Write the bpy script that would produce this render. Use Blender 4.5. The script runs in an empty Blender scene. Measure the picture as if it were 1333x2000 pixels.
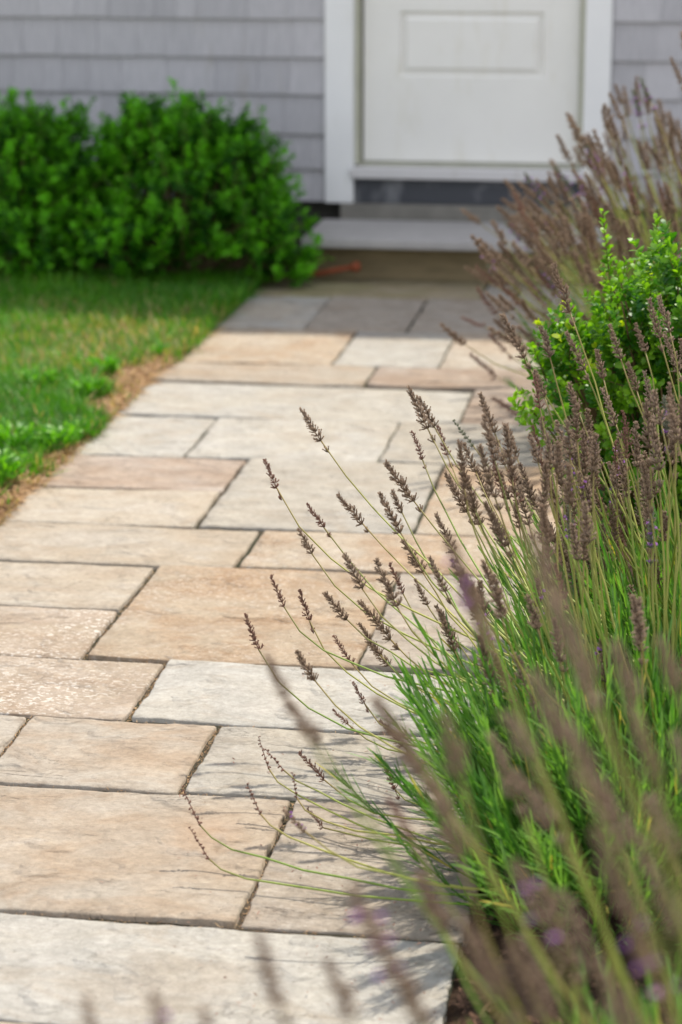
import bpy, math, random
import numpy as np
from mathutils import Vector, Matrix, noise as mn

rng = np.random.default_rng(11)
random.seed(5)
SC = bpy.context.scene
COL = SC.collection

# ------------------------------------------------------------------ camera
FPX = 4722.0                      # focal length in pixels of the 1333 x 2000 photograph
CX, CY, CAMH = 666.5, 1000.0, 1.6
R = np.array([[0.98920791, -0.03749468, 0.14163989],
              [0.14651863, 0.25314208, -0.95626951],
              [0.0, 0.96670225, 0.25590381]])      # camera axes as world columns
CAMP = np.array([0.0, 0.0, CAMH])
cam = bpy.data.cameras.new("camera")
cam.sensor_fit = 'VERTICAL'
cam.sensor_height = 36.0
cam.lens = FPX / 2000 * 36
cam.clip_end = 500
cam.dof.use_dof = True
cam.dof.focus_distance = 4.45
cam.dof.aperture_fstop = 3.6
camo = bpy.data.objects.new("camera", cam)
COL.objects.link(camo)
m4 = Matrix.Identity(4)
for i in range(3):
    for j in range(3):
        m4[i][j] = R[i, j]
m4[2][3] = CAMH
camo.matrix_world = m4
SC.camera = camo

# ------------------------------------------------------------------ light
SUN_AZ, SUN_EL = math.radians(22), math.radians(61)     # sun stands behind the house, to the right
w = bpy.data.worlds.new("World")
SC.world = w
w.use_nodes = True
nt = w.node_tree
bg = nt.nodes['Background']
sky = nt.nodes.new('ShaderNodeTexSky')
sky.sky_type = 'NISHITA'
sky.sun_disc = False
sky.sun_elevation = SUN_EL
sky.sun_rotation = SUN_AZ
sky.air_density = 1.0
sky.dust_density = 2.0
sky.ozone_density = 0.4
# added bank of bright broken cloud away from the house, fills its shaded front
tc = nt.nodes.new('ShaderNodeTexCoord')
sx = nt.nodes.new('ShaderNodeSeparateXYZ'); nt.links.new(tc.outputs['Generated'], sx.inputs[0])
cn = nt.nodes.new('ShaderNodeTexNoise'); cn.inputs['Scale'].default_value = 2.2; cn.inputs['Detail'].default_value = 6
nt.links.new(tc.outputs['Generated'], cn.inputs['Vector'])
mr = nt.nodes.new('ShaderNodeMapRange'); mr.inputs[1].default_value = 0.55; mr.inputs[2].default_value = -0.35
nt.links.new(sx.outputs[1], mr.inputs[0])
ma = nt.nodes.new('ShaderNodeMath'); ma.operation = 'MULTIPLY_ADD'; ma.use_clamp = True
nt.links.new(cn.outputs[0], ma.inputs[0]); ma.inputs[1].default_value = 1.6; ma.inputs[2].default_value = -0.15
mb_ = nt.nodes.new('ShaderNodeMath'); mb_.operation = 'MULTIPLY'
nt.links.new(mr.outputs[0], mb_.inputs[0]); nt.links.new(ma.outputs[0], mb_.inputs[1])
mxw = nt.nodes.new('ShaderNodeMix'); mxw.data_type = 'RGBA'
nt.links.new(mb_.outputs[0], mxw.inputs[0]); nt.links.new(sky.outputs[0], mxw.inputs[6])
CLOUD_FILL = 7.5
mxw.inputs[7].default_value = (CLOUD_FILL, CLOUD_FILL * 1.01, CLOUD_FILL * 1.08, 1)
nt.links.new(mxw.outputs[2], bg.inputs[0])
bg.inputs[1].default_value = 0.12
sun = bpy.data.lights.new("sun", 'SUN')
sun.energy = 3.8
sun.angle = math.radians(0.9)
sun.color = (1.0, 0.93, 0.82)
suno = bpy.data.objects.new("sun", sun)
COL.objects.link(suno)
sd = Vector((math.sin(SUN_AZ) * math.cos(SUN_EL), math.cos(SUN_AZ) * math.cos(SUN_EL), math.sin(SUN_EL)))
suno.rotation_euler = sd.to_track_quat('Z', 'Y').to_euler()
suno.location = (4, 12, 12)
SC.view_settings.view_transform = 'Standard'
SC.view_settings.look = 'None'
SC.view_settings.gamma = 1
SC.view_settings.use_curve_mapping = False
SC.view_settings.exposure = 0.66

# ------------------------------------------------------------------ helpers
def ray(px, py):
    return R @ np.array([px - CX, -(py - CY), -FPX])
def ground(px, py, z=0.0):
    d = ray(px, py)
    return CAMP + d * ((z - CAMH) / d[2])
def aty(px, py, y):
    d = ray(px, py)
    return CAMP + d * (y / d[1])

def tag(o, label=None, cat=None, group=None, kind=None):
    if label: o['label'] = label
    if cat: o['category'] = cat
    if group: o['group'] = group
    if kind: o['kind'] = kind
    return o

def link(name, me, mat=None, parent=None):
    o = bpy.data.objects.new(name, me)
    COL.objects.link(o)
    if mat:
        for m in (mat if isinstance(mat, (list, tuple)) else [mat]):
            if me and not any(x == m for x in me.materials):
                me.materials.append(m)
    if parent: o.parent = parent
    return o

def empty(name, loc=(0, 0, 0)):
    o = bpy.data.objects.new(name, None)
    COL.objects.link(o)
    o.location = loc
    o.empty_display_size = 0.1
    return o

def mesh(name, V, F, tint=None, mats=None, smooth=None):
    """V (n,3); F list of (m,k) int arrays; tint per vertex; mats per face array list"""
    V = np.asarray(V, dtype=np.float32)
    me = bpy.data.meshes.new(name)
    me.vertices.add(len(V))
    me.vertices.foreach_set('co', V.ravel())
    F = [np.asarray(f, dtype=np.int32) for f in F if len(f)]
    nl = sum(f.size for f in F)
    me.loops.add(nl)
    me.loops.foreach_set('vertex_index', np.concatenate([f.ravel() for f in F]))
    tot = np.concatenate([np.full(len(f), f.shape[1], dtype=np.int32) for f in F])
    st = np.concatenate([[0], np.cumsum(tot)[:-1]]).astype(np.int32)
    me.polygons.add(len(tot))
    me.polygons.foreach_set('loop_start', st)
    me.polygons.foreach_set('loop_total', tot)
    if mats is not None:
        me.polygons.foreach_set('material_index', np.asarray(mats, dtype=np.int32))
    me.update(calc_edges=True)
    me.validate()
    if smooth is not None:
        me.polygons.foreach_set('use_smooth', np.full(len(me.polygons), bool(smooth)))
    if tint is not None:
        a = me.attributes.new('tint', 'FLOAT', 'POINT')
        a.data.foreach_set('value', np.asarray(tint, dtype=np.float32))
    return me

class MB:
    """collects simple solids into one mesh"""
    def __init__(s):
        s.V = []; s.F = {3: [], 4: []}; s.T = []
    def add(s, V, F, t=0.5):
        o = len(s.V)
        s.V += [tuple(v) for v in V]
        s.T += [t] * len(V)
        for f in F:
            s.F.setdefault(len(f), []).append([i + o for i in f])
    def box(s, x0, x1, y0, y1, z0, z1, t=0.5, bev=0.0):
        if bev > 0:
            b = bev
            V = []
            for z, e in ((z0, b), (z0 + b, 0), (z1 - b, 0), (z1, b)):
                for x, y, sx, sy in ((x0, y0, 1, 1), (x1, y0, -1, 1), (x1, y1, -1, -1), (x0, y1, 1, -1)):
                    for k in (0, 1):
                        # chamfered corner: two points per corner
                        if (sx * sy > 0) == (k == 0):
                            V.append((x + sx * (e), y + sy * (e + b if e == 0 else e + b), z))
                        else:
                            V.append((x + sx * (e + b if e == 0 else e + b), y + sy * (e), z))
            F = [list(range(7, -1, -1)), list(range(24, 32))]
            for r in range(3):
                for k in range(8):
                    a, c = r * 8 + k, r * 8 + (k + 1) % 8
                    F.append([a, c, c + 8, a + 8])
            s.add(V, F, t)
            return
        V = [(x, y, z) for z in (z0, z1) for x, y in ((x0, y0), (x1, y0), (x1, y1), (x0, y1))]
        s.add(V, [[3, 2, 1, 0], [4, 5, 6, 7], [0, 1, 5, 4], [1, 2, 6, 5], [2, 3, 7, 6], [3, 0, 4, 7]], t)
    def tube(s, pts, rad, n=6, t=0.5):
        pts = [Vector(p) for p in pts]
        if not hasattr(rad, '__len__'): rad = [rad] * len(pts)
        V, F = [], []
        up = Vector((0.13, 0.31, 0.94))
        for i, p in enumerate(pts):
            d = (pts[min(i + 1, len(pts) - 1)] - pts[max(i - 1, 0)]).normalized()
            a = d.cross(up)
            if a.length < 1e-3: a = d.cross(Vector((1, 0, 0)))
            a.normalize(); b = d.cross(a)
            for k in range(n):
                th = 2 * math.pi * k / n
                V.append(p + (a * math.cos(th) + b * math.sin(th)) * rad[i])
            if i:
                for k in range(n):
                    F.append([(i - 1) * n + k, (i - 1) * n + (k + 1) % n, i * n + (k + 1) % n, i * n + k])
        F.append(list(range(n - 1, -1, -1)))
        F.append([(len(pts) - 1) * n + k for k in range(n)])
        s.add(V, F, t)
    def build(s, name, mat, parent=None, smooth=False):
        me = mesh(name, s.V, [s.F[k] for k in sorted(s.F) if s.F[k]], tint=s.T, smooth=smooth)
        return link(name, me, mat, parent)

# ------------------------------------------------------------------ materials
def newmat(name):
    m = bpy.data.materials.new(name)
    m.use_nodes = True
    nt = m.node_tree
    return m, nt, nt.nodes['Principled BSDF'], nt.nodes['Material Output']
def N(nt, t, **kw):
    n = nt.nodes.new(t)
    for k, v in kw.items():
        if isinstance(k, str) and hasattr(n, k): setattr(n, k, v)
    return n
def mixc(nt, fac, a, b, blend='MIX'):
    n = nt.nodes.new('ShaderNodeMix'); n.data_type = 'RGBA'; n.blend_type = blend
    for s, v in ((n.inputs[0], fac), (n.inputs[6], a), (n.inputs[7], b)):
        if hasattr(v, 'is_linked') or hasattr(v, 'links'): nt.links.new(v, s)
        elif isinstance(v, (int, float)): s.default_value = v
        else: s.default_value = (*v, 1)
    return n.outputs[2]
def noise(nt, vec, scale, detail=4, rough=0.55, dist=0.0):
    n = nt.nodes.new('ShaderNodeTexNoise')
    n.inputs['Scale'].default_value = scale; n.inputs['Detail'].default_value = detail
    n.inputs['Roughness'].default_value = rough; n.inputs['Distortion'].default_value = dist
    nt.links.new(vec, n.inputs['Vector'])
    return n.outputs[0]
def ramp(nt, val, stops):
    n = nt.nodes.new('ShaderNodeValToRGB')
    e = n.color_ramp.elements
    while len(e) < len(stops): e.new(0.5)
    for el, (p, c) in zip(e, stops):
        el.position = p
        el.color = (c, c, c, 1) if isinstance(c, (int, float)) else (*c, 1)
    nt.links.new(val, n.inputs[0])
    return n.outputs[0]
def mapping(nt, vec, scale=(1, 1, 1), loc=None):
    n = nt.nodes.new('ShaderNodeMapping')
    n.inputs['Scale'].default_value = scale
    nt.links.new(vec, n.inputs['Vector'])
    if loc is not None: nt.links.new(loc, n.inputs['Location'])
    return n.outputs[0]
def math_(nt, op, a, b=None, c=None):
    n = nt.nodes.new('ShaderNodeMath'); n.operation = op
    for i, v in enumerate((a, b, c)):
        if v is None: continue
        if isinstance(v, (int, float)): n.inputs[i].default_value = v
        else: nt.links.new(v, n.inputs[i])
    return n.outputs[0]
def attr(nt, name='tint'):
    n = nt.nodes.new('ShaderNodeAttribute'); n.attribute_name = name
    return n.outputs['Fac']
def pos(nt):
    return nt.nodes.new('ShaderNodeNewGeometry').outputs['Position']
def bump(nt, bsdf, h, dist, strength=1.0, prev=None):
    n = nt.nodes.new('ShaderNodeBump')
    n.inputs['Distance'].default_value = dist; n.inputs['Strength'].default_value = strength
    nt.links.new(h, n.inputs['Height'])
    if prev is not None: nt.links.new(prev, n.inputs['Normal'])
    nt.links.new(n.outputs[0], bsdf.inputs['Normal'])
    return n.outputs[0]

def stone(name, c1, c2, c3, speck=0.0, crack=0.6, stain=None):
    c1, c2, c3 = [tuple(v * k for v, k in zip(c, (.86, .885, .92))) for c in (c1, c2, c3)]
    m, nt, b, out = newmat(name)
    oi = nt.nodes.new('ShaderNodeObjectInfo')
    cv = nt.nodes.new('ShaderNodeCombineXYZ')
    for i, k in enumerate((37.0, 91.0, 13.0)):
        nt.links.new(math_(nt, 'MULTIPLY', oi.outputs['Random'], k), cv.inputs[i])
    p = mapping(nt, pos(nt), (1, 1, 1), cv.outputs[0])
    ps = mapping(nt, p, (1.0, 3.2, 1.0))
    big = noise(nt, p, 2.6, 5, 0.6, 0.6)
    streak = noise(nt, ps, 5.5, 6, 0.62, 1.2)
    fine = noise(nt, p, 75, 6, 0.75)
    grain = noise(nt, p, 420, 3, 0.7)
    col = mixc(nt, ramp(nt, streak, [(0.40, 0.0), (0.60, 1.0)]), c1, c2)
    fs = noise(nt, mapping(nt, p, (1.0, 5.0, 1.0)), 19, 6, 0.7, 1.5)
    col = mixc(nt, ramp(nt, fs, [(0.50, 0.0), (0.72, 0.20)]), col, tuple(v * .58 for v in c2))
    col = mixc(nt, ramp(nt, big, [(0.42, 0.0), (0.60, 0.95)]), col, c3)
    patchy = noise(nt, mapping(nt, p, (1, 1.7, 1)), 4.3, 4, 0.65, 1.0)
    col = mixc(nt, ramp(nt, patchy, [(0.50, 0.0), (0.66, 0.55)]), col, tuple(min(.6, v * q) for v, q in zip(c2, (.90, .80, .70))))
    col = mixc(nt, ramp(nt, patchy, [(0.30, 0.45), (0.44, 0.0)]), col, (0.43, 0.405, 0.365))
    col = mixc(nt, ramp(nt, noise(nt, p, 16, 5, 0.7, 0.4), [(0.35, 0.0), (0.7, 0.35)]), col, c2, 'MULTIPLY')
    g = ramp(nt, fine, [(0.28, (0.70, 0.685, 0.66)), (0.72, (1.17, 1.17, 1.16))])
    col = mixc(nt, 0.8, col, g, 'MULTIPLY')
    g2 = ramp(nt, grain, [(0.3, (0.86, 0.85, 0.84)), (0.7, (1.1, 1.1, 1.1))])
    col = mixc(nt, 0.7, col, g2, 'MULTIPLY')
    col = mixc(nt, 1.0, col, ramp(nt, oi.outputs['Random'], [(0.0, (0.93, 0.90, 0.86)), (0.5, (1.0, 1.0, 1.0)), (1.0, (1.07, 1.07, 1.07))]), 'MULTIPLY')
    # pale mineral flecks
    if speck > 0:
        sp = ramp(nt, noise(nt, mapping(nt, p, (1, 1.5, 1)), 85, 3, 0.6, 0.8), [(0.57 - 0.03 * speck, 0.0), (0.62, 0.80 * speck)])
        area = ramp(nt, noise(nt, p, 3.1, 3), [(0.38, 0.15), (0.6, 1.0)])
        col = mixc(nt, math_(nt, 'MULTIPLY', sp, area), col, (0.62, 0.58, 0.52))
    # dark specks of grit and lichen
    dk = ramp(nt, noise(nt, p, 95, 2, 0.5), [(0.70, 0.0), (0.76, 0.55)])
    col = mixc(nt, dk, col, (0.16, 0.14, 0.12))
    # riven ledges: iso-lines of a stretched noise
    led = noise(nt, mapping(nt, p, (1.0, 2.1, 1.0)), 3.0, 7, 0.6, 0.8)
    st = math_(nt, 'MULTIPLY', led, 9.0)
    fr = math_(nt, 'FRACT', st)
    stp = math_(nt, 'ADD', math_(nt, 'FLOOR', st), ramp(nt, fr, [(0.0, 0.0), (0.10, 0.85), (1.0, 1.0)]))
    line = ramp(nt, fr, [(0.0, 0.0), (0.018, 1.0), (0.05, 0.0), (1.0, 0.0)])
    brk = ramp(nt, noise(nt, p, 6.5, 3), [(0.52, 0.0), (0.60, 1.0)])
    lm = math_(nt, 'MULTIPLY', math_(nt, 'MULTIPLY', line, brk), crack)
    col = mixc(nt, lm, col, (0.13, 0.105, 0.08))
    w2 = noise(nt, mapping(nt, p, (1.0, 2.4, 1.0)), 1.5, 8, 0.62, 1.1)
    f2 = math_(nt, 'FRACT', math_(nt, 'MULTIPLY', w2, 5.0))
    hair = ramp(nt, f2, [(0.0, 0.0), (0.010, 0.85), (0.026, 0.0), (1.0, 0.0)])
    hm = ramp(nt, noise(nt, p, 3.4, 3), [(0.52, 0.0), (0.58, 1.0)])
    hc = math_(nt, 'MULTIPLY', hair, hm)
    col = mixc(nt, hc, col, (0.11, 0.085, 0.065))
    if stain:
        for (sx_, sy_, sr, scol, amt) in stain:
            vm = nt.nodes.new('ShaderNodeVectorMath'); vm.operation = 'DISTANCE'
            mp = nt.nodes.new('ShaderNodeMapping'); nt.links.new(pos(nt), mp.inputs['Vector']); mp.inputs['Scale'].default_value = (1, .7, 0)
            nt.links.new(mp.outputs[0], vm.inputs[0]); vm.inputs[1].default_value = (sx_, sy_ * .7, 0)
            dd = math_(nt, 'MULTIPLY_ADD', noise(nt, p, 28, 5, .7), sr * 1.2, math_(nt, 'SUBTRACT', vm.outputs['Value'], sr * .6))
            col = mixc(nt, ramp(nt, math_(nt, 'DIVIDE', dd, sr), [(0.0, amt), (0.45, amt * .55), (1.0, 0.0)]), col, scol)
    nt.links.new(col, b.inputs['Base Color'])
    b.inputs['Roughness'].default_value = 0.85
    b.inputs['Specular IOR Level'].default_value = 0.25
    n1 = bump(nt, b, math_(nt, 'MULTIPLY', stp, brk), 0.0016, 0.8)
    n2 = bump(nt, b, streak, 0.006, 0.7, n1)
    n3 = bump(nt, b, math_(nt, 'SUBTRACT', fs, hc), 0.002, 0.8, n2)
    bump(nt, b, fine, 0.0032, 0.9, n3)
    return m

ST = dict(
    white=stone('stone_white', (0.47, 0.442, 0.39), (0.41, 0.385, 0.335), (0.46, 0.42, 0.35), 0, 0.6),
    pale=stone('stone_pale', (0.47, 0.415, 0.335), (0.43, 0.375, 0.30), (0.44, 0.37, 0.28), 0, 0.4),
    tan=stone('stone_tan', (0.46, 0.375, 0.28), (0.41, 0.33, 0.245), (0.43, 0.38, 0.31), 0, 0.8),
    orange=stone('stone_orange', (0.46, 0.34, 0.225), (0.38, 0.265, 0.165), (0.45, 0.38, 0.285), 0.5, 0.9),
    speck=stone('stone_speckled', (0.40, 0.325, 0.235), (0.35, 0.275, 0.20), (0.42, 0.34, 0.26), 1.0, 0.2),
    pink=stone('stone_pink', (0.42, 0.33, 0.25), (0.36, 0.28, 0.215), (0.39, 0.32, 0.26), 0, 0.4),
    greytan=stone('stone_grey_tan', (0.44, 0.375, 0.30), (0.36, 0.31, 0.25), (0.42, 0.36, 0.29), 0.2, 0.6),
    blue=stone('stone_blue_grey', (0.50, 0.47, 0.41), (0.45, 0.42, 0.365), (0.50, 0.43, 0.34), 0, 0.3),
    tanstain=stone('stone_tan_stained', (0.46, 0.375, 0.28), (0.41, 0.33, 0.245), (0.43, 0.38, 0.31), 0, 0.8,
                   [(-.80, 3.80, .085, (0.33, 0.20, 0.11), .42), (-.765, 3.745, .016, (0.14, 0.10, 0.06), .6)]),
    moss=stone('stone_mossy', (0.42, 0.37, 0.22), (0.35, 0.32, 0.17), (0.41, 0.34, 0.23), 0, 0.3),
)

def leafmat(name, c_dark, c_light, rough=0.45, trans=0.35, dry=None, spec=0.4, tr_col=None):
    m, nt, b, out = newmat(name)
    t = attr(nt)
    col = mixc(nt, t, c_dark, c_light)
    if dry is not None:
        col = mixc(nt, ramp(nt, t, [(0.86, 0.0), (0.93, 1.0)]), col, dry)
    v = ramp(nt, noise(nt, pos(nt), 40, 2), [(0.3, (0.82, 0.82, 0.82)), (0.7, (1.12, 1.12, 1.12))])
    col = mixc(nt, 0.8, col, v, 'MULTIPLY')
    nt.links.new(col, b.inputs['Base Color'])
    b.inputs['Roughness'].default_value = rough
    b.inputs['Specular IOR Level'].default_value = spec
    tr = nt.nodes.new('ShaderNodeBsdfTranslucent')
    nt.links.new(mixc(nt, 1.0, col, tr_col or (1.5, 1.6, 0.6), 'MULTIPLY'), tr.inputs[0])
    ms = nt.nodes.new('ShaderNodeMixShader'); ms.inputs[0].default_value = trans
    nt.links.new(b.outputs[0], ms.inputs[1]); nt.links.new(tr.outputs[0], ms.inputs[2])
    nt.links.new(ms.outputs[0], out.inputs[0])
    return m

M_lavleaf = leafmat('lavender_leaf', (0.045, 0.150, 0.022), (0.200, 0.370, 0.075), 0.38, 0.38, (0.42, 0.36, 0.09))
M_box = leafmat('boxwood_leaf', (0.035, 0.150, 0.008), (0.240, 0.450, 0.018), 0.42, 0.42, (0.36, 0.46, 0.02), 0.4)
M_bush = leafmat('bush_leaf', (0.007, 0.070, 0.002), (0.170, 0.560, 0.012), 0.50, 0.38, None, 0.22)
M_grass = leafmat('grass_blade', (0.026, 0.130, 0.005), (0.130, 0.350, 0.012), 0.5, 0.35, (0.42, 0.30, 0.14))
M_weed = leafmat('weed_leaf', (0.050, 0.215, 0.010), (0.170, 0.420, 0.018), 0.45, 0.4)

def plain(name, col, rough=0.6, spec=0.4, var=0.12, scale=20, bmp=0.0, bscale=120, stretch=(1, 1, 1)):
    m, nt, b, out = newmat(name)
    p = mapping(nt, pos(nt), stretch)
    v = ramp(nt, noise(nt, p, scale, 5, 0.6), [(0.3, (1 - var,) * 3), (0.7, (1 + var,) * 3)])
    nt.links.new(mixc(nt, 1.0, v, col, 'MULTIPLY'), b.inputs['Base Color'])
    b.inputs['Roughness'].default_value = rough
    b.inputs['Specular IOR Level'].default_value = spec
    if bmp: bump(nt, b, noise(nt, p, bscale, 4), bmp)
    return m

def painted(name, col, rough, stain):
    m, nt, b, out = newmat(name)
    p = pos(nt)
    v = ramp(nt, noise(nt, p, 3.0, 4, 0.6), [(0.3, (0.96,) * 3), (0.7, (1.03,) * 3)])
    c = mixc(nt, 1.0, v, col, 'MULTIPLY')
    c = mixc(nt, ramp(nt, noise(nt, mapping(nt, p, (4.0, 1, 0.9)), 3.3, 6, 0.7), [(0.54, 0.0), (0.74, 0.55)]), c, stain)
    c = mixc(nt, ramp(nt, noise(nt, p, 60, 3, 0.6), [(0.68, 0.0), (0.76, 0.35)]), c, stain)
    nt.links.new(c, b.inputs['Base Color']); b.inputs['Roughness'].default_value = rough
    bump(nt, b, noise(nt, mapping(nt, p, (8, 1, 1)), 30, 4), 0.0012, 0.4)
    return m
M_white = painted('white_paint', (0.79, 0.795, 0.785), 0.45, (0.64, 0.62, 0.55))
M_door = painted('door_paint', (0.80, 0.79, 0.745), 0.40, (0.66, 0.63, 0.52))
M_cream = plain('cream_weatherstrip', (0.46, 0.46, 0.36), 0.6, 0.3, 0.08, 14)
M_thresh = painted('threshold_paint', (0.60, 0.585, 0.575), 0.5, (0.36, 0.34, 0.29))
M_sheath = plain('grey_sheathing', (0.22, 0.215, 0.21), 0.9, 0.1)
M_dark = plain('dark_gap', (0.05, 0.045, 0.035), 0.9, 0.1)
M_conc = plain('concrete', (0.20, 0.19, 0.165), 0.85, 0.2, 0.18, 9, 0.002)
M_found = plain('foundation_concrete', (0.07, 0.066, 0.058), 0.9, 0.2, 0.2, 9, 0.002)
M_tread = plain('stone_tread', (0.38, 0.365, 0.35), 0.75, 0.3, 0.08, 14, 0.001)
M_riser = plain('riser_board', (0.25, 0.195, 0.11), 0.8, 0.2, 0.22, 6, 0.001, 60, (1, 1, 6))
M_rust = plain('rust_orange', (0.26, 0.065, 0.025), 0.6, 0.3, 0.25, 30)
M_roof = plain('roof_shingles', (0.12, 0.115, 0.11), 0.9, 0.2, 0.3, 30, 0.003)
M_wood = plain('twig_bark', (0.16, 0.105, 0.06), 0.85, 0.2, 0.25, 60)
M_twig = plain('young_twig', (0.13, 0.085, 0.04), 0.7, 0.2, 0.2, 60)

def slate_mat():
    m, nt, b, out = newmat('slate_board')
    p = mapping(nt, pos(nt), (1, 1, 0.35))
    n1 = noise(nt, p, 7.5, 5, 0.6, 0.5)
    col = mixc(nt, ramp(nt, n1, [(0.5, 0.0), (0.68, 1.0)]), (0.050, 0.054, 0.064), (0.20, 0.205, 0.215))
    nt.links.new(col, b.inputs['Base Color'])
    b.inputs['Roughness'].default_value = 0.6
    return m
M_slate = slate_mat()

def shingle_mat():
    m, nt, b, out = newmat('cedar_shingle')
    t = attr(nt)
    p = mapping(nt, pos(nt), (9, 1, 0.7))
    gr = noise(nt, p, 14, 6, 0.65)
    col = mixc(nt, t, (0.40, 0.396, 0.412), (0.49, 0.484, 0.500))
    col = mixc(nt, 0.75, col, ramp(nt, gr, [(0.3, (0.80, 0.80, 0.80)), (0.72, (1.16, 1.15, 1.14))]), 'MULTIPLY')
    st = ramp(nt, noise(nt, mapping(nt, pos(nt), (3.0, 1, 0.8)), 3.2, 4), [(0.62, 0.0), (0.76, 0.5)])
    col = mixc(nt, st, col, (0.33, 0.30, 0.25))
    nt.links.new(col, b.inputs['Base Color'])
    b.inputs['Roughness'].default_value = 0.85
    b.inputs['Specular IOR Level'].default_value = 0.2
    bump(nt, b, gr, 0.004, 0.6)
    return m
M_shingle = shingle_mat()

def soil_mat(name, c1, c2, c3, sc=30):
    m, nt, b, out = newmat(name)
    p = pos(nt)
    a = noise(nt, p, sc, 6, 0.75, 0.3)
    c = noise(nt, p, 2.0, 4, 0.6)
    col = mixc(nt, ramp(nt, a, [(0.35, 0.0), (0.65, 1.0)]), c1, c2)
    col = mixc(nt, ramp(nt, c, [(0.40, 0.0), (0.62, 0.8)]), col, c3)
    gr = noise(nt, p, 260, 3, 0.7)
    col = mixc(nt, 0.8, col, ramp(nt, gr, [(0.3, (0.6, 0.6, 0.6)), (0.7, (1.3, 1.3, 1.3))]), 'MULTIPLY')
    nt.links.new(col, b.inputs['Base Color'])
    b.inputs['Roughness'].default_value = 0.95
    b.inputs['Specular IOR Level'].default_value = 0.1
    n1 = bump(nt, b, a, 0.02, 0.8)
    bump(nt, b, gr, 0.004, 0.8, n1)
    return m
M_soil = soil_mat('bed_soil', (0.035, 0.022, 0.015), (0.10, 0.060, 0.038), (0.065, 0.042, 0.03), 45)
M_lawn = soil_mat('lawn_soil', (0.11, 0.085, 0.04), (0.26, 0.17, 0.095), (0.09, 0.10, 0.035), 45)
M_far = soil_mat('bounce_gravel', (0.36, 0.34, 0.30), (0.50, 0.47, 0.42), (0.42, 0.39, 0.33), 20)  # invented pale surroundings, bounce light onto the shaded house front
M_joint = soil_mat('joint_grit', (0.050, 0.042, 0.032), (0.18, 0.145, 0.105), (0.040, 0.055, 0.030), 160)
M_chip = plain('bark_chip', (0.105, 0.060, 0.038), 0.9, 0.15, 0.45, 60)
M_straw = leafmat('dry_straw', (0.20, 0.10, 0.05), (0.62, 0.42, 0.22), 0.7, 0.25, tr_col=(1.1, 1.0, 0.7))

def stalk_mat():
    m, nt, b, out = newmat('lavender_stalk')
    t = attr(nt)                      # 0 at the base, 1 at the spike
    oi = nt.nodes.new('ShaderNodeObjectInfo')
    green = mixc(nt, oi.outputs['Random'], (0.20, 0.33, 0.045), (0.45, 0.43, 0.10))
    col = mixc(nt, ramp(nt, t, [(0.72, 0.0), (1.0, 0.7)]), green, (0.19, 0.085, 0.050))
    nt.links.new(col, b.inputs['Base Color'])
    b.inputs['Roughness'].default_value = 0.5
    tr = nt.nodes.new('ShaderNodeBsdfTranslucent'); nt.links.new(col, tr.inputs[0])
    ms = nt.nodes.new('ShaderNodeMixShader'); ms.inputs[0].default_value = 0.2
    nt.links.new(b.outputs[0], ms.inputs[1]); nt.links.new(tr.outputs[0], ms.inputs[2])
    nt.links.new(ms.outputs[0], out.inputs[0])
    return m
M_stalk = stalk_mat()
M_redstalk = plain('red_stalk', (0.24, 0.09, 0.055), 0.6, 0.3, 0.2, 40)

def calyx_mat(name, a, b_, c):
    m, nt, b, out = newmat(name)
    t = attr(nt)
    oi = nt.nodes.new('ShaderNodeObjectInfo')
    col = mixc(nt, t, a, b_)
    col = mixc(nt, ramp(nt, oi.outputs['Random'], [(0.0, 0.0), (1.0, 0.55)]), col, c)
    nt.links.new(col, b.inputs['Base Color'])
    b.inputs['Roughness'].default_value = 0.75
    b.inputs['Specular IOR Level'].default_value = 0.25
    tr = nt.nodes.new('ShaderNodeBsdfTranslucent'); nt.links.new(col, tr.inputs[0])
    ms = nt.nodes.new('ShaderNodeMixShader'); ms.inputs[0].default_value = 0.25
    nt.links.new(b.outputs[0], ms.inputs[1]); nt.links.new(tr.outputs[0], ms.inputs[2])
    nt.links.new(ms.outputs[0], out.inputs[0])
    return m
M_calyx = calyx_mat('dried_calyx', (0.080, 0.047, 0.028), (0.56, 0.425, 0.31), (0.23, 0.15, 0.095))
M_calyx_red = calyx_mat('red_calyx', (0.10, 0.045, 0.032), (0.40, 0.23, 0.17), (0.22, 0.12, 0.085))
M_calyx_green = calyx_mat('green_calyx', (0.13, 0.15, 0.09), (0.30, 0.31, 0.22), (0.22, 0.23, 0.17))
M_floret = plain('violet_floret', (0.50, 0.23, 0.60), 0.6, 0.3, 0.15, 90)

# ------------------------------------------------------------------ setting: ground, lawn, bed
def sheet(name, x0, x1, y0, y1, z, step, amp, mat, kind='structure', hfun=None, sc=3.0):
    nx, ny = int((x1 - x0) / step) + 1, int((y1 - y0) / step) + 1
    xs, ys = np.linspace(x0, x1, nx), np.linspace(y0, y1, ny)
    V = []
    for yy in ys:
        for xx in xs:
            h = z + amp * mn.noise(Vector((xx * sc, yy * sc, z * 9))) + amp * .5 * mn.noise(Vector((xx * sc * 4, yy * sc * 4, 3)))
            if hfun: h += hfun(xx, yy)
            V.append((xx, yy, h))
    idx = np.arange(nx * ny).reshape(ny, nx)
    F = np.stack([idx[:-1, :-1], idx[:-1, 1:], idx[1:, 1:], idx[1:, :-1]], -1).reshape(-1, 4)
    o = link(name, mesh(name, V, [F], smooth=True), mat)
    return tag(o, kind=kind)
XL, XR = -1.74, -0.31
sheet('ground', -60, 60, -50, 70, -0.10, 10, 0.0, M_far)  # far ground made pale to bounce light
sheet('lawn', -5.0, XL + 0.02, 1.0, 10.14, -0.008, 0.06, 0.010, M_lawn, hfun=lambda x, y: 0.0 if x < XL - .03 else -.012)
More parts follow.
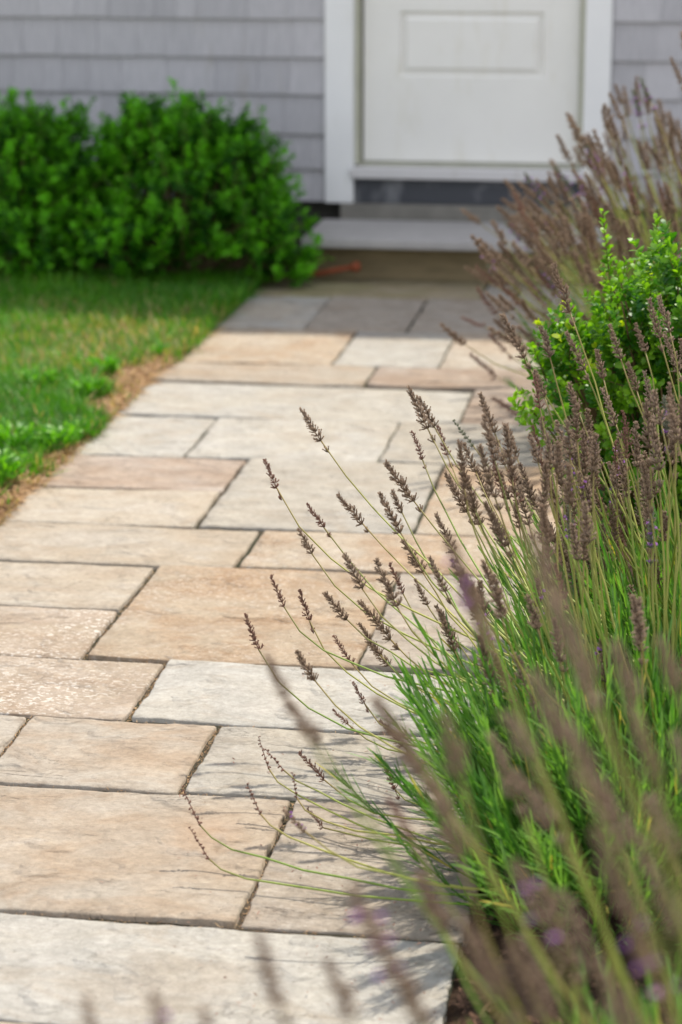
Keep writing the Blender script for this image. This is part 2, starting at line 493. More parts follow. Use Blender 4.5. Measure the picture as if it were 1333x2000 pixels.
sheet('garden_bed', XR - 0.02, 1.1, 1.0, 10.14, -0.030, 0.035, 0.016, M_soil, hfun=lambda x, y: 0.02 * min(1, max(0, (x - XR) / .3)))
sheet('added_gravel', 1.1, 9.0, -3.0, 10.14, -0.02, 0.3, 0.01, M_far)  # unseen strip, added to bounce light at the wall
sheet('added_gravel', -9.0, -5.0, -3.0, 10.14, -0.02, 0.3, 0.01, M_far)  # same added bounce strip on the left, out of view

# ------------------------------------------------------------------ the stone path
path = tag(empty('path', (-1.0, 5.5, 0)), kind='structure')
jt = sheet('path_bed', XL + 0.01, XR - 0.01, 1.0, 9.68, -0.0095, 0.02, 0.0025, M_joint, sc=14, hfun=lambda x, y: 0.0015 * min(1, max(0, y - 5.5)))
jt.name = 'joint_fill'; del jt['kind']
jt.parent = path; jt.location = (1.0, -5.5, 0)

def slab(x0, x1, y0, y1, mat, label, seed, step, rough=1.0):
    x1 += random.uniform(-.014, .006) if abs(x1 - XR) < .02 else 0
    x0 += random.uniform(-.03, .02) if x0 == XL else 0
    g = 0.0055 if y0 < 6.4 else 0.004
    x0 += g; x1 -= g; y0 += g; y1 -= g
    nx, ny = max(6, int((x1 - x0) / step)), max(6, int((y1 - y0) / step))
    dz = random.uniform(-.0025, .002)
    tilt = (random.uniform(-1, 1) * .0025, random.uniform(-1, 1) * .0025)
    u, v = np.linspace(0, 1, nx), np.linspace(0, 1, ny)
    # squeeze a tight ring of vertices at the rim for the worn arris
    def rim(u, n, L):
        u = u.copy(); e = 0.0035 / L
        u[1] = e; u[-2] = 1 - e
        return u
    u, v = rim(u, nx, x1 - x0), rim(v, ny, y1 - y0)
    V = []
    cx_, cy_ = (x0 + x1) / 2, (y0 + y1) / 2
    ex = [random.uniform(-.003, .003) for _ in range(4)]
    for j in range(ny):
        for i in range(nx):
            x = x0 + (x1 - x0) * u[i]; y = y0 + (y1 - y0) * v[j]
            # wavering edges (broken, not sawn)
            def wav(s, k):
                return 0.0048 * mn.noise(Vector((s * 9, k, seed))) + 0.0032 * mn.noise(Vector((s * 40, k, seed)))
            bx = (wav(y, 1.3) + ex[0]) * (1 - u[i]) + (wav(y, 5.3) + ex[1]) * u[i]
            by = (wav(x, 8.3) + ex[2]) * (1 - v[j]) + (wav(x, 12.3) + ex[3]) * v[j]
            h = dz + 0.0035 * mn.noise(Vector((x * 3.2, y * 5.5, seed * 3.7)))
            h += 0.0012 * mn.noise(Vector((x * 14, y * 26, seed)))
            f = mn.noise(Vector((x * 3.0, y * 6.5, seed * 1.9 + 7))) + .22 * mn.noise(Vector((x * 17, y * 30, seed)))
            fr = (f * 3.0) % 1.0
            h += 0.0016 * rough * (math.floor(f * 3.0) + min(1.0, fr / 0.12)) * max(0, min(1, 2 * mn.noise(Vector((x * 2.4, y * 3.4, seed + 3))) + .5))
            h += tilt[0] * (x - cx_) / .3 + tilt[1] * (y - cy_) / .3
            d = min(i, nx - 1 - i, j, ny - 1 - j)
            if d == 0: h -= 0.0022 + 0.0014 * mn.noise(Vector((x * 25, y * 25, seed)))
            if (i in (0, nx - 1)) and (j in (0, ny - 1)):
                x += (0.0015 if i == 0 else -0.0015); y += (0.0015 if j == 0 else -0.0015)
            V.append((x + bx, y + by, h))
    idx = np.arange(nx * ny).reshape(ny, nx)
    F = [tuple(q) for q in np.stack([idx[:-1, :-1], idx[:-1, 1:], idx[1:, 1:], idx[1:, :-1]], -1).reshape(-1, 4)]
    ring = list(idx[0, :]) + list(idx[1:, -1]) + list(idx[-1, -2::-1]) + list(idx[-2:0:-1, 0])
    base = len(V)
    for r in ring: V.append((V[r][0], V[r][1], -0.04))
    n = len(ring)
    for k in range(n):
        F.append((ring[k], base + k, base + (k + 1) % n, ring[(k + 1) % n]))
    V = [(a + 1.0, b - 5.5, c) for a, b, c in V]
    me = mesh('flagstone', V, [F], smooth=True)
    o = link('flagstone', me, ST[mat], path)
    if label: o['label'] = label
    return o

SL = [  # x0, x1, y0, y1, stone, label
    (XL, -0.95, 1.30, 1.95, 'tan', None), (-0.95, XR, 1.30, 1.95, 'white', None),
    (XL, -1.1, 1.95, 2.50, 'greytan', None), (-1.1, XR, 1.95, 2.50, 'tan', None),
    (XL, XR + .01, 2.50, 3.078, 'pale', 'pale flagstone at the near end of the path'),
    (XL, XR, 3.078, 3.447, 'white', 'long grey white flagstone with worn ripples'),
    (XL, -0.673, 3.447, 3.985, 'tanstain', 'large tan flagstone with a rust stain'),
    (-0.673, XR - .01, 3.447, 3.995, 'greytan', 'grey tan flagstone under the drooping lavender'),
    (XL, -1.262, 3.985, 4.345, 'tan', None), (-1.262, -0.883, 3.985, 4.350, 'tan', 'small square tan flagstone'),
    (-0.883, XR, 3.995, 4.360, 'white', 'off white flagstone with riven surface'),
    (XL, -1.067, 4.350, 4.705, 'speck', 'brown flagstone with pale flecks'),
    (-1.067, XR + .01, 4.360, 4.725, 'white', 'cool white flagstone with a wandering crack'),
    (XL, -1.247, 4.705, 5.055, 'speck', None), (XL, -1.247, 5.055, 5.405, 'pale', None),
    (-1.247, -0.668, 4.720, 5.430, 'orange', 'big orange brown flagstone with wavy ledges'),
    (-0.668, XR, 4.735, 5.440, 'greytan', None),
    (XL, -1.056, 5.410, 5.770, 'pale', 'long whitish tan flagstone'), (-1.056, XR, 5.445, 5.785, 'orange', None),
    (XL, -1.232, 5.775, 6.135, 'pale', None), (XL, -1.232, 6.135, 6.500, 'pink', 'pinkish brown flagstone'),
    (-1.232, -0.676, 5.790, 6.535, 'white', 'large clean white flagstone'), (-0.676, XR, 5.790, 6.540, 'orange', None),
    (XL, -1.419, 6.505, 7.005, 'white', None), (-1.419, -0.865, 6.525, 7.035, 'white', None),
    (-0.865, XR, 6.545, 7.060, 'white', None),
    (XL, -0.685, 7.040, 7.545, 'white', 'longest grey white flagstone across the path'),
    (-0.685, XR, 7.060, 7.560, 'pink', None),
    (XL, -1.045, 7.548, 7.870, 'tan', None), (-1.045, XR, 7.565, 7.885, 'pink', None),
    (XL, -1.200, 7.880, 8.505, 'orange', None), (-1.200, -0.842, 7.890, 8.520, 'white', None),
    (-0.842, XR, 7.890, 8.525, 'tan', None),
    (XL, -1.400, 8.515, 9.200, 'blue', 'blue grey flagstone in the shade'), (-1.400, -1.026, 8.525, 9.215, 'greytan', None),
    (-1.026, XR, 8.530, 9.230, 'greytan', None),
    (XL - .1, -0.828, 9.220, 9.655, 'moss', 'mossy green brown flagstone at the step'), (-0.828, XR + .05, 9.235, 9.655, 'blue', None),
]
for k, (a, b_, c, d, mt, lb) in enumerate(SL):
    slab(a, b_, c, d, mt, lb, k * 1.7 + .4, 0.008 if 3 < c + .6 < 5.2 else 0.016, 0.9 if mt in ('orange', 'white', 'tan', 'tanstain') else 0.7)

# ------------------------------------------------------------------ the house
WY = 10.15
house = tag(empty('house', (-0.9, WY, 0)), 'house front of weathered grey cedar shingles around a white door', 'house')
def hpart(mb, name, mat, parent=house, smooth=False):
    V = [(x + 0.9, y - WY, z) for x, y, z in mb.V]
    mb.V = V
    o = mb.build(name, mat, parent, smooth)
    return o
courses = [0.248, 0.386, 0.533, 0.697, 0.850, 1.009]
while courses[-1] < 2.75: courses.append(courses[-1] + 0.155)
mb = MB()
TL0, TL1, TR0, TR1 = -1.568, -1.447, -0.487, -0.377
def course_run(xa, xb, z0, z1):
    x = xa
    while x < xb - 0.002:
        wd = random.uniform(0.085, 0.23)
        x2 = min(x + wd, xb)
        if xb - x2 < 0.05: x2 = xb
        g = random.uniform(0.0003, 0.0012)
        zb = z0 + random.uniform(-0.002, 0.002)
        yb, yt = WY - 0.019 - random.uniform(0, .002), WY - 0.004
        V = [(x + g, yb, zb), (x2 - g, yb, zb), (x2 - g, WY, zb), (x + g, WY, zb),
             (x + g, yt, z1 + .012), (x2 - g, yt, z1 + .012), (x2 - g, WY, z1 + .012), (x + g, WY, z1 + .012)]
        mb.add(V, [[3, 2, 1, 0], [4, 5, 6, 7], [0, 1, 5, 4], [1, 2, 6, 5], [3, 0, 4, 7]], random.random())
        x = x2
for z0, z1 in zip(courses[:-1], courses[1:]):
    if z0 < 2.50:
        course_run(-6.0, TL0 - .003, z0, z1); course_run(TR1 + .003, 4.0, z0, z1)
    else:
        course_run(-6.0, 4.0, z0, z1)
hpart(mb, 'shingle_wall', M_shingle)
mb = MB()
mb.box(-6.0, TL0 + .02, WY, WY + .2, 0.248, 2.80); mb.box(TR1 - .02, 4.0, WY, WY + .2, 0.248, 2.80)
mb.box(TL0 + .02, TR1 - .02, WY, WY + .2, 2.52, 2.80)
mb.box(-6.0, -5.8, WY + .2, WY + 6, 0.248, 2.80); mb.box(3.8, 4.0, WY + .2, WY + 6, 0.248, 2.80)
hpart(mb, 'wall_sheathing', M_sheath)
mb = MB(); mb.box(-5.9, 3.9, WY + .04, WY + 5.9, -0.1, 0.247)
hpart(mb, 'foundation', M_found)
mb = MB()
mb.add([(-6.3, WY - .30, 2.70), (4.3, WY - .30, 2.70), (4.3, WY + 3.1, 4.3), (-6.3, WY + 3.1, 4.3),
        (-6.3, WY - .30, 2.84), (4.3, WY - .30, 2.84), (4.3, WY + 3.1, 4.46), (-6.3, WY + 3.1, 4.46)],
       [[3, 2, 1, 0], [4, 5, 6, 7], [0, 1, 5, 4], [1, 2, 6, 5], [2, 3, 7, 6], [3, 0, 4, 7]])
mb.add([(-6.3, WY + 6.5, 2.70), (4.3, WY + 6.5, 2.70), (4.3, WY + 3.101, 4.3), (-6.3, WY + 3.101, 4.3),
        (-6.3, WY + 6.5, 2.84), (4.3, WY + 6.5, 2.84), (4.3, WY + 3.101, 4.46), (-6.3, WY + 3.101, 4.46)],
       [[0, 1, 2, 3], [7, 6, 5, 4], [4, 5, 1, 0], [5, 6, 2, 1], [6, 7, 3, 2], [7, 4, 0, 3]])
hpart(mb, 'roof', M_roof)
# door casing
mb = MB()
mb.box(TL0, TL1, WY - .032, WY + .03, 0.245, 2.50, bev=.003)
mb.box(TR0, TR1, WY - .032, WY + .03, 0.245, 2.50, bev=.003)
mb.box(TL0 - .02, TR1 + .02, WY - .036, WY + .03, 2.502, 2.62, bev=.003)
fr = hpart(mb, 'door_casing', M_white)
mb = MB()
mb.box(TL1 + .001, TL1 + .022, WY + .012, WY + .09, 0.404, 2.50)
mb.box(TR0 - .022, TR0 - .001, WY + .012, WY + .09, 0.404, 2.50)
hpart(mb, 'door_jamb', M_cream)
DX0, DX1 = -1.414, -0.512
# door slab with grooved panels
door = None
mb = MB()
DY = WY + .045
Z0, Z1 = 0.418, 2.46
panels = [(0.772, 1.040), (1.145, 1.42), (1.52, 1.80), (1.90, 2.30)]
px0, px1 = -1.262, -0.660
g1, g2 = 0.011, 0.028
def face(x0, x1, z0, z1, y=DY):
    mb.add([(x0, y, z0), (x1, y, z0), (x1, y, z1), (x0, y, z1)], [[0, 1, 2, 3]])
face(DX0, px0, Z0, Z1); face(px1, DX1, Z0, Z1)
zc = Z0
for a, b_ in panels:
    face(px0, px1, zc, a)
    # ring groove: outer rim, valley, inner field
    def rect(i, y): return [(px0 + i, y, a + i), (px1 - i, y, a + i), (px1 - i, y, b_ - i), (px0 + i, y, b_ - i)]
    rings = [rect(0, DY), rect(.009, DY + .017), rect(.013, DY + .017), rect(.036, DY + .001)]
    for q, r in zip(rings[:-1], rings[1:]):
        mb.add(q + r, [[0, 1, 5, 4], [1, 2, 6, 5], [2, 3, 7, 6], [3, 0, 4, 7]])
    mb.add(rings[-1], [[0, 1, 2, 3]])
    zc = b_
face(px0, px1, zc, Z1)
mb.add([(DX0, DY, Z0), (DX1, DY, Z0), (DX1, DY + .04, Z0), (DX0, DY + .04, Z0)], [[3, 2, 1, 0]])
mb.add([(DX0, DY + .04, Z0), (DX1, DY + .04, Z0), (DX1, DY + .04, Z1), (DX0, DY + .04, Z1)], [[3, 2, 1, 0]])
door = hpart(mb, 'door', M_door)
mb = MB()
mb.tube([(-0.575, DY - .045, 1.36), (-0.575, DY, 1.36)], [.012, .012], 10)
mb.tube([(-0.575, DY - .072, 1.36), (-0.575, DY - .064, 1.36), (-0.575, DY - .045, 1.36), (-0.575, DY - .04, 1.36)], [.014, .027, .027, .012], 14)
mb.tube([(-0.575, DY - .006, 1.36), (-0.575, DY, 1.36)], [.03, .03], 14)
kn = hpart(mb, 'door_knob', M_cream, house, True)
kn.parent = door; kn.matrix_parent_inverse = Matrix.Identity(4)
mb = MB(); mb.box(TL1 + .023, TR0 - .023, WY + .03, WY + .10, 0.400, 0.412)
hpart(mb, 'door_sweep', M_cream)
mb = MB(); mb.box(TL1 + .001, TR0 - .001, WY + .088, WY + .12, 0.25, 2.5)
hpart(mb, 'door_backing', M_dark)
mb = MB()
mb.box(TL1 + .0015, TR0 - .0015, WY - .052, WY + .05, 0.352, 0.398, bev=.004)
mb.box(TL1 - .012, TR0 + .012, WY - .050, WY - .034, 0.3545, 0.3925, bev=.003)
hpart(mb, 'door_sill', M_thresh)
mb = MB(); mb.box(TL1 + .0015, TR0 - .0015, WY - .012, WY + .05, 0.246, 0.3515)
hpart(mb, 'slate_panel', M_slate)

# ------------------------------------------------------------------ the doorstep
step = tag(empty('doorstep', (-1.0, 9.8, 0)), 'low grey stone step with brown front below the white door', 'step')
mb = MB(); mb.box(-1.575 + 1, -0.33 + 1, 9.53 - 9.8, 10.10 - 9.8, 0.142, 0.180, bev=.005); mb.build('tread', M_tread, step)
mb = MB(); mb.box(-1.545 + 1, -0.36 + 1, 9.655 - 9.8, 10.08 - 9.8, -0.05, 0.1415, bev=.004); mb.build('riser', M_riser, step)
mb = MB(); mb.box(-1.50 + 1, -0.40 + 1, 10.105 - 9.8, 10.185 - 9.8, 0.10, 0.244, bev=.003); mb.build('back_board', M_conc, step)

# ------------------------------------------------------------------ leaf building
def unit(v): return v / np.maximum(np.linalg.norm(v, axis=-1, keepdims=True), 1e-9)
def blades(P, D, Nn, L, W, bend, shape='leaf', tint=None):
    """n leaves: root P, direction D, face normal Nn, length L, width W, bend along normal"""
    n = len(P)
    D = unit(D); Nn = unit(Nn - D * np.sum(Nn * D, -1, keepdims=True)); S = np.cross(D, Nn)
    L = np.asarray(L)[:, None]; W = np.asarray(W)[:, None]; bend = np.asarray(bend)[:, None]
    if shape == 'leaf': prof = [(0, .12), (.28, .85), (.60, 1.0), (.86, .62), (1.0, 0)]
    elif shape == 'blade': prof = [(0, .8), (.4, 1.0), (.75, .7), (1.0, 0)]
    else: prof = [(0, .5), (.35, 1.0), (.8, .8), (1.0, 0)]
    rows = []
    for t, wd in prof:
        c = P + D * L * t + Nn * (-bend * L * t * t)
        if wd == 0: rows.append([c])
        else:
            up = Nn * (W * wd * 0.12) if shape == 'leaf' else 0
            rows.append([c - S * W * wd * .5 + up, c + S * W * wd * .5 + up])
    vs = [v for r in rows for v in r]
    V = np.stack(vs, 1)          # n,k,3
    k = V.shape[1]
    base = (np.arange(n) * k)[:, None]
    Q = []
    q = 0
    for i in range(len(rows) - 2):
        Q.append(base + np.array([q, q + 1, q + 3, q + 2])[None, :]); q += 2
    T = base + np.array([q, q + 1, q + 2])[None, :]
    tv = np.repeat(tint if tint is not None else rng.random(n), k)
    return V.reshape(-1, 3), np.concatenate(Q), T, tv
def join(sets):
    V, Q, T, tt, o = [], [], [], [], 0
    for v, q, t, ti in sets:
        V.append(v); Q.append(q + o); T.append(t + o); tt.append(ti); o += len(v)
    return np.concatenate(V), np.concatenate(Q), np.concatenate(T), np.concatenate(tt)

# ------------------------------------------------------------------ lawn grass
def make_grass():
    n = 380000
    x = rng.uniform(-3.7, XL + .025, n); y = rng.uniform(3.4, 10.0, n)
    edge = XL - x
    nz = np.array([mn.noise(Vector((a * 2.3, b * 1.8, 2.2))) + .6 * mn.noise(Vector((a * 7, b * 6, 8))) for a, b in zip(x, y)])
    bare = np.clip((0.12 + 0.34 * nz - edge) / 0.10, 0, 1)          # dry strip beside the stones
    patch = np.clip(1 - np.hypot((x + 2.05) / .40, (y - 8.0) / .75), 0, 1) * 1.6
    bare = bare * np.clip((8.15 - y) / .5, .15, 1)
    dry = np.clip(bare + patch * .32 + nz * .25, 0, 1) * (y < 8.75)
    cl = np.array([mn.noise(Vector((a * 17, b * 17, 4.2))) for a, b in zip(x, y)])
    keep = rng.random(n) > np.clip(dry * 0.93 - .12 + (.5 - cl) * .35, 0, .985)
    keep &= (rng.random(n) < np.where((y < 5.0) | (x < -3.2), .5, .9))
    x, y, dry, nz = x[keep], y[keep], dry[keep], nz[keep]
    n = len(x)
    P = np.stack([x, y, np.full(n, -.008)], 1)
    az = rng.uniform(0, 2 * np.pi, n); tl = np.abs(rng.normal(0, .38, n))
    D = np.stack([np.cos(az) * np.sin(tl), np.sin(az) * np.sin(tl), np.cos(tl)], 1)
    Nn = np.stack([np.cos(az), np.sin(az), -.2 * np.ones(n)], 1) + rng.normal(0, .4, (n, 3))
    L = rng.uniform(.04, .10, n) * (1 - .45 * dry) * (1 + .3 * nz) * np.where(y > 8.8, 1.1, 1)
    W = rng.uniform(.0028, .0058, n)
    tint = np.clip(rng.normal(.45, .22, n) + .25 * nz, 0, .84)
    tint = np.where(rng.random(n) < np.where(y > 8.7, .03, .045 + dry * .80), .97, tint)
    s = blades(P, D, -Nn, L, W, rng.uniform(.1, .8, n), 'blade', tint)
    me = mesh('grass', s[0], [s[2], s[1]], tint=s[3])
    o = link('grass', me, M_grass)
    tag(o, 'lawn of short green grass with dry straw coloured patches', 'grass', kind='stuff')
make_grass()

def make_straw():
    n = 60000
    e = np.abs(rng.normal(0, .17, n)); x = XL - e - .005; y = rng.uniform(3.4, 8.9, n)
    az = rng.uniform(0, 2 * np.pi, n)
    D = np.stack([np.cos(az), np.sin(az), rng.uniform(-.05, .45, n)], 1)
    P = np.stack([x, y, rng.uniform(-.006, .012, n)], 1)
    s = blades(P, D, np.tile([0, 0, 1.], (n, 1)) + rng.normal(0, .3, (n, 3)), rng.uniform(.02, .07, n), rng.uniform(.002, .005, n), rng.uniform(-.1, .4, n), 'blade', rng.random(n))
    o = link('dry_thatch', mesh('dry_thatch', s[0], [s[2], s[1]], tint=s[3]), M_straw)
    tag(o, 'tangled tan thatch along the lawn edge', 'thatch', kind='stuff')
make_straw()

# bright weeds along the path edge
WEEDS = [(-1.885, 6.42, .085, 'bright green weed clump hanging over the pinkish flagstone'),
         (-1.775, 6.53, .060, 'small spreading weed at the corner of the pinkish flagstone'),
         (-1.765, 6.66, .035, 'tiny sprig of weed creeping onto a whitish flagstone'),
         (-1.90, 7.55, .055, 'round weed tuft standing in the bare dry patch of lawn'),
         (-2.05, 7.30, .060, 'upright weed between the dry patch and the greener lawn'),
         (-1.86, 7.20, .060, 'low flat weed halfway along the bare lawn edge'),
         (-1.83, 6.08, .085, 'leafy weed at the left edge of the photo beside the path'),
         (-1.80, 7.92, .030, 'small weed beside the farthest sunlit tan flagstone')]
for wx, wy, wr, lb in WEEDS:
    t = tag(empty('weed', (wx, wy, 0)), lb, 'weed', 'weeds along the lawn edge')
    n = int(110 * wr / .05)
    az = rng.uniform(0, 2 * np.pi, n); r = wr * np.sqrt(rng.random(n)) * .7
    P = np.stack([np.cos(az) * r, np.sin(az) * r, rng.uniform(.2, 1.0, n) * wr], 1)
    D = np.stack([np.cos(az), np.sin(az), rng.uniform(.3, 2.0, n)], 1)
    s = blades(P, D, np.tile([0, 0, 1.], (n, 1)) + rng.normal(0, .35, (n, 3)), rng.uniform(.022, .042, n), rng.uniform(.006, .013, n), rng.uniform(0, .5, n), 'leaf')
    link('leaves', mesh('leaves', s[0], [s[2], s[1]], tint=s[3]), M_weed, t)
    mb = MB()
    for k in range(0, n, 3):
        mb.tube([(0, 0, -.005), tuple(P[k] * .6), tuple(P[k])], [.0015, .0012, .0008], 4)
    mb.build('stems', M_weed, t)

# ------------------------------------------------------------------ bushes
def bez(p0, p1, p2, p3, k):
    out = []
    for i in range(k):
        t = i / (k - 1); u = 1 - t
        out.append(p0 * u ** 3 + p1 * 3 * u * u * t + p2 * 3 * u * t * t + p3 * t ** 3)
    return out
def shrub(name, label, cat, loc, lobes, nshoot, leafL, leafW, mat, group=None, per=16, shootL=.12, spires=(), tw=M_wood):
    """lobes: (x,y,z,rx,ry,rz) around loc. Leaves sit on shoots that end at the uneven surface of the lobes."""
    t = tag(empty(name, loc), label, cat, group)
    sets = []; mb = MB()
    tips, dirs = [], []
    tot = sum(l[3] * l[5] for l in lobes)
    for (x, y, z, rx, ry, rz) in lobes:
        k = int(nshoot * rx * rz / tot)
        d = unit(rng.normal(0, 1, (k, 3))); d[:, 2] = np.where(d[:, 2] < -.5, -d[:, 2], d[:, 2])
        r = rng.uniform(.45, 1.0, k) ** .45
        r *= np.array([1 + .30 * mn.noise(Vector(q * 2.9 + np.array([x * 7, y * 5, 0]))) + .16 * mn.noise(Vector(q * 7)) for q in d])
        p = np.array([x, y, z]) + d * r[:, None] * np.array([rx, ry, rz])
        ok = p[:, 2] > 0.03
        tips.append(p[ok]); dirs.append(unit(d[ok] * np.array([1, 1, .8]) + np.array([0, 0, .75]) + rng.normal(0, .3, (ok.sum(), 3))))
    tips = np.concatenate(tips); dirs = np.concatenate(dirs)
    SL_ = np.full(len(tips), shootL) * rng.uniform(.6, 1.3, len(tips))
    pers = np.full(len(tips), per)
    for (a, b_, n_) in spires:      # named upright shoots: base point, tip point, shoots
        a, b_ = np.array(a), np.array(b_)
        tips = np.concatenate([tips, [b_]]); dirs = np.concatenate([dirs, [unit(b_ - a)]])
        SL_ = np.append(SL_, np.linalg.norm(b_ - a)); pers = np.append(pers, n_)
    for p, d, l, pr in zip(tips, dirs, SL_, pers):
        tt = (np.arange(pr) + rng.random(pr)) / pr
        root = p - d * l
        side = unit(np.cross(d, [0.3, .2, .9])); sid2 = np.cross(d, side)
        ang = np.arange(pr) * 2.4 + rng.uniform(0, 6)
        rad = np.cos(ang)[:, None] * side + np.sin(ang)[:, None] * sid2
        P = root + d * (l * tt)[:, None]
        D = unit(rad * 1.0 + d * (.55 + .7 * tt)[:, None] + rng.normal(0, .22, (pr, 3)))
        sz = leafL * rng.uniform(.6, 1.1, pr) * (1.05 - .35 * tt)
        Nn = d + rng.normal(0, .35, (pr, 3))
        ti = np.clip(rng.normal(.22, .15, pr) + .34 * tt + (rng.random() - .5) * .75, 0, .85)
        if name == 'boxwood' and rng.random() < .06: ti = np.where(tt > .72, .97, ti)
        sets.append(blades(P, D, Nn, sz, sz * leafW, rng.uniform(0, .35, pr), 'leaf', ti))
        if l > shootL * 1.3 or rng.random() < .35:
            c = np.array([p[0] * .25, p[1] * .25, max(.02, p[2] * .1)])
            mb.tube([tuple(c), tuple(c * .5 + root * .5 + np.array([0, 0, .02])), tuple(root), tuple(p)], [.0032, .0028, .0018, .0009], 5)
    s = join(sets)
    mb.build('branches', tw, t)
    link('foliage', mesh('foliage', s[0], [s[2], s[1]], tint=s[3]), mat, t)
    return t

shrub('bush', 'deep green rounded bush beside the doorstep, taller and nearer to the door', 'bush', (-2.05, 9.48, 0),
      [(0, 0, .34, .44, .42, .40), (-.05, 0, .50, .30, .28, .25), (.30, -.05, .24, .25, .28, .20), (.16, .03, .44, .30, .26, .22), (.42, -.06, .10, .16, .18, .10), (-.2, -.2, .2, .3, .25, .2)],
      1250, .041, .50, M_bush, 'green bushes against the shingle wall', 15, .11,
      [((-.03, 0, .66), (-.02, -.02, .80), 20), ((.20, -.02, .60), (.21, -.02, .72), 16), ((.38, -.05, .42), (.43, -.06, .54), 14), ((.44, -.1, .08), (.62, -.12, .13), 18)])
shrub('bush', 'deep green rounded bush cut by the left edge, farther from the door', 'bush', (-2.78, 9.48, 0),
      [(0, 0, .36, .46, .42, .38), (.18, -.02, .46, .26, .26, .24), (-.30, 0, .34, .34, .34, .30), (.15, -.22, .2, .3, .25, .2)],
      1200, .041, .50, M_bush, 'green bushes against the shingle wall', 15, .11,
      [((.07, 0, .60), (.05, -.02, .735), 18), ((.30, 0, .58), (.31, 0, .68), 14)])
shrub('boxwood', 'glossy yellow green boxwood between the lavender plants on the right', 'shrub', (.02, 5.22, .035),
      [(.10, .05, .36, .42, .40, .38), (-.01, -.06, .58, .30, .28, .26), (-.20, -.10, .50, .22, .22, .18), (.20, 0, .68, .26, .26, .22), (-.10, -.06, .30, .20, .2, .20)],
      1150, .0265, .60, M_box, None, 20, .090,
      [((-.19, 0, .60), (-.225, 0, .86), 48), ((-.20, -.03, .55), (-.17, -.04, .76), 40), ((-.03, 0, .66), (-.035, 0, .885), 46), ((-.09, -.04, .62), (-.105, -.05, .82), 40),
       ((-.28, -.05, .50), (-.34, -.06, .62), 26), ((-.15, .03, .60), (-.14, .03, .70), 26), ((-.30, -.05, .44), (-.385, -.07, .54), 24)], M_twig)

# ------------------------------------------------------------------ lavender
def spike_mesh(name, whorls, L, r0, per, mat, low_node=True, florets=0, knob=False, seed=0):
    rg = np.random.default_rng(seed)
    V, F, MI, T = [], [], [], []
    def cal(p, d, ln, w, mi, ti):
        d = unit(d); a = unit(np.cross(d, [.31, .22, .87])); b = np.cross(d, a)
        prof = [(0, .35), (.45, .8), (.8, .6), (1.0, 1.25)] if not knob else [(0, .4), (.35, 1.0), (.75, .8), (1.0, .3)]
        o = len(V); k = 5
        for q, (t, rr) in enumerate(prof):
            for i in range(k):
                th = 2 * math.pi * i / k
                rw = rr * w * (0.55 if (q == 3 and i % 2) else 1.0)
                V.append(p + d * ln * (t + (.12 if q == 3 and i % 2 == 0 else 0)) + (a * math.cos(th) + b * math.sin(th)) * rw)
                T.append(min(1, max(0, ti * .35 + t ** 2 * .65)))
            if q:
                for i in range(k):
                    F.append([o + (q - 1) * k + i, o + (q - 1) * k + (i + 1) % k, o + q * k + (i + 1) % k, o + q * k + i]); MI.append(mi)
    zs = []
    z = 0.0
    for wv in range(whorls):
        t = wv / max(1, whorls - 1)
        zs.append((z, t)); z += L / whorls * (1.25 - .55 * t)
    if low_node: zs.insert(0, (-0.022 - .008 * rg.random(), 0.75))
    sw = rg.normal(0, .0012, (len(zs), 2))
    for (z, t), s_ in zip(zs, sw):
        rr = r0 * (1.0 - .45 * t ** 1.6)
        m_ = max(3, int(round(per * (1 - .35 * t))))
        if z < 0: m_ = max(4, int(per * .6)); rr = r0 * .8
        for i in range(m_):
            th = 2 * math.pi * (i + rg.random() * .7) / m_ + z * 300
            el = rg.normal(.80 + .45 * t, .26)        # angle above horizontal
            d = np.array([math.cos(th) * math.cos(el), math.sin(th) * math.cos(el), math.sin(el)])
            ln = rr * rg.uniform(.62, .95) * (1.0 if not knob else .55)
            p = np.array([math.cos(th) * .0012 + s_[0], math.sin(th) * .0012 + s_[1], z + rg.normal(0, .0009)])
            cal(p, d, ln, .0016 if not knob else .0019, 0, rg.random())
            if rg.random() < .45 and not knob:       # thin dry bract pointing outward
                el2 = rg.uniform(.0, .8)
                d2 = np.array([math.cos(th + .3) * math.cos(el2), math.sin(th + .3) * math.cos(el2), math.sin(el2)])
                cal(p, d2, ln * .75, .0006, 0, rg.random())
    for q in range(florets):
        z, t = zs[rg.integers(0, max(2, len(zs) // 2) + 2) % len(zs)]
        th = rg.uniform(0, 6.28)
        p = np.array([math.cos(th) * r0 * .55, math.sin(th) * r0 * .55, z + r0 * .5])
        for k2 in range(5):
            a = 2 * math.pi * k2 / 5
            cal(p, np.array([math.cos(th) + .9 * math.cos(a), math.sin(th) + .9 * math.sin(a), .35 + .5 * math.sin(a * 2)]), .0048, .0013, 1, 1)
    mb = MB(); mb.tube([(0, 0, zs[0][0] - .002), (0, 0, zs[-1][0] + .002)], [.0011, .0006], 5)
    o = len(V)
    V += [np.array(v) for v in mb.V]; T += [.2] * len(mb.V)
    for f in mb.F[4]: F.append([i + o for i in f]); MI.append(0)
    me = mesh(name, V, [F], tint=T, mats=MI)
    me.materials.append(mat); me.materials.append(M_floret)
    return me

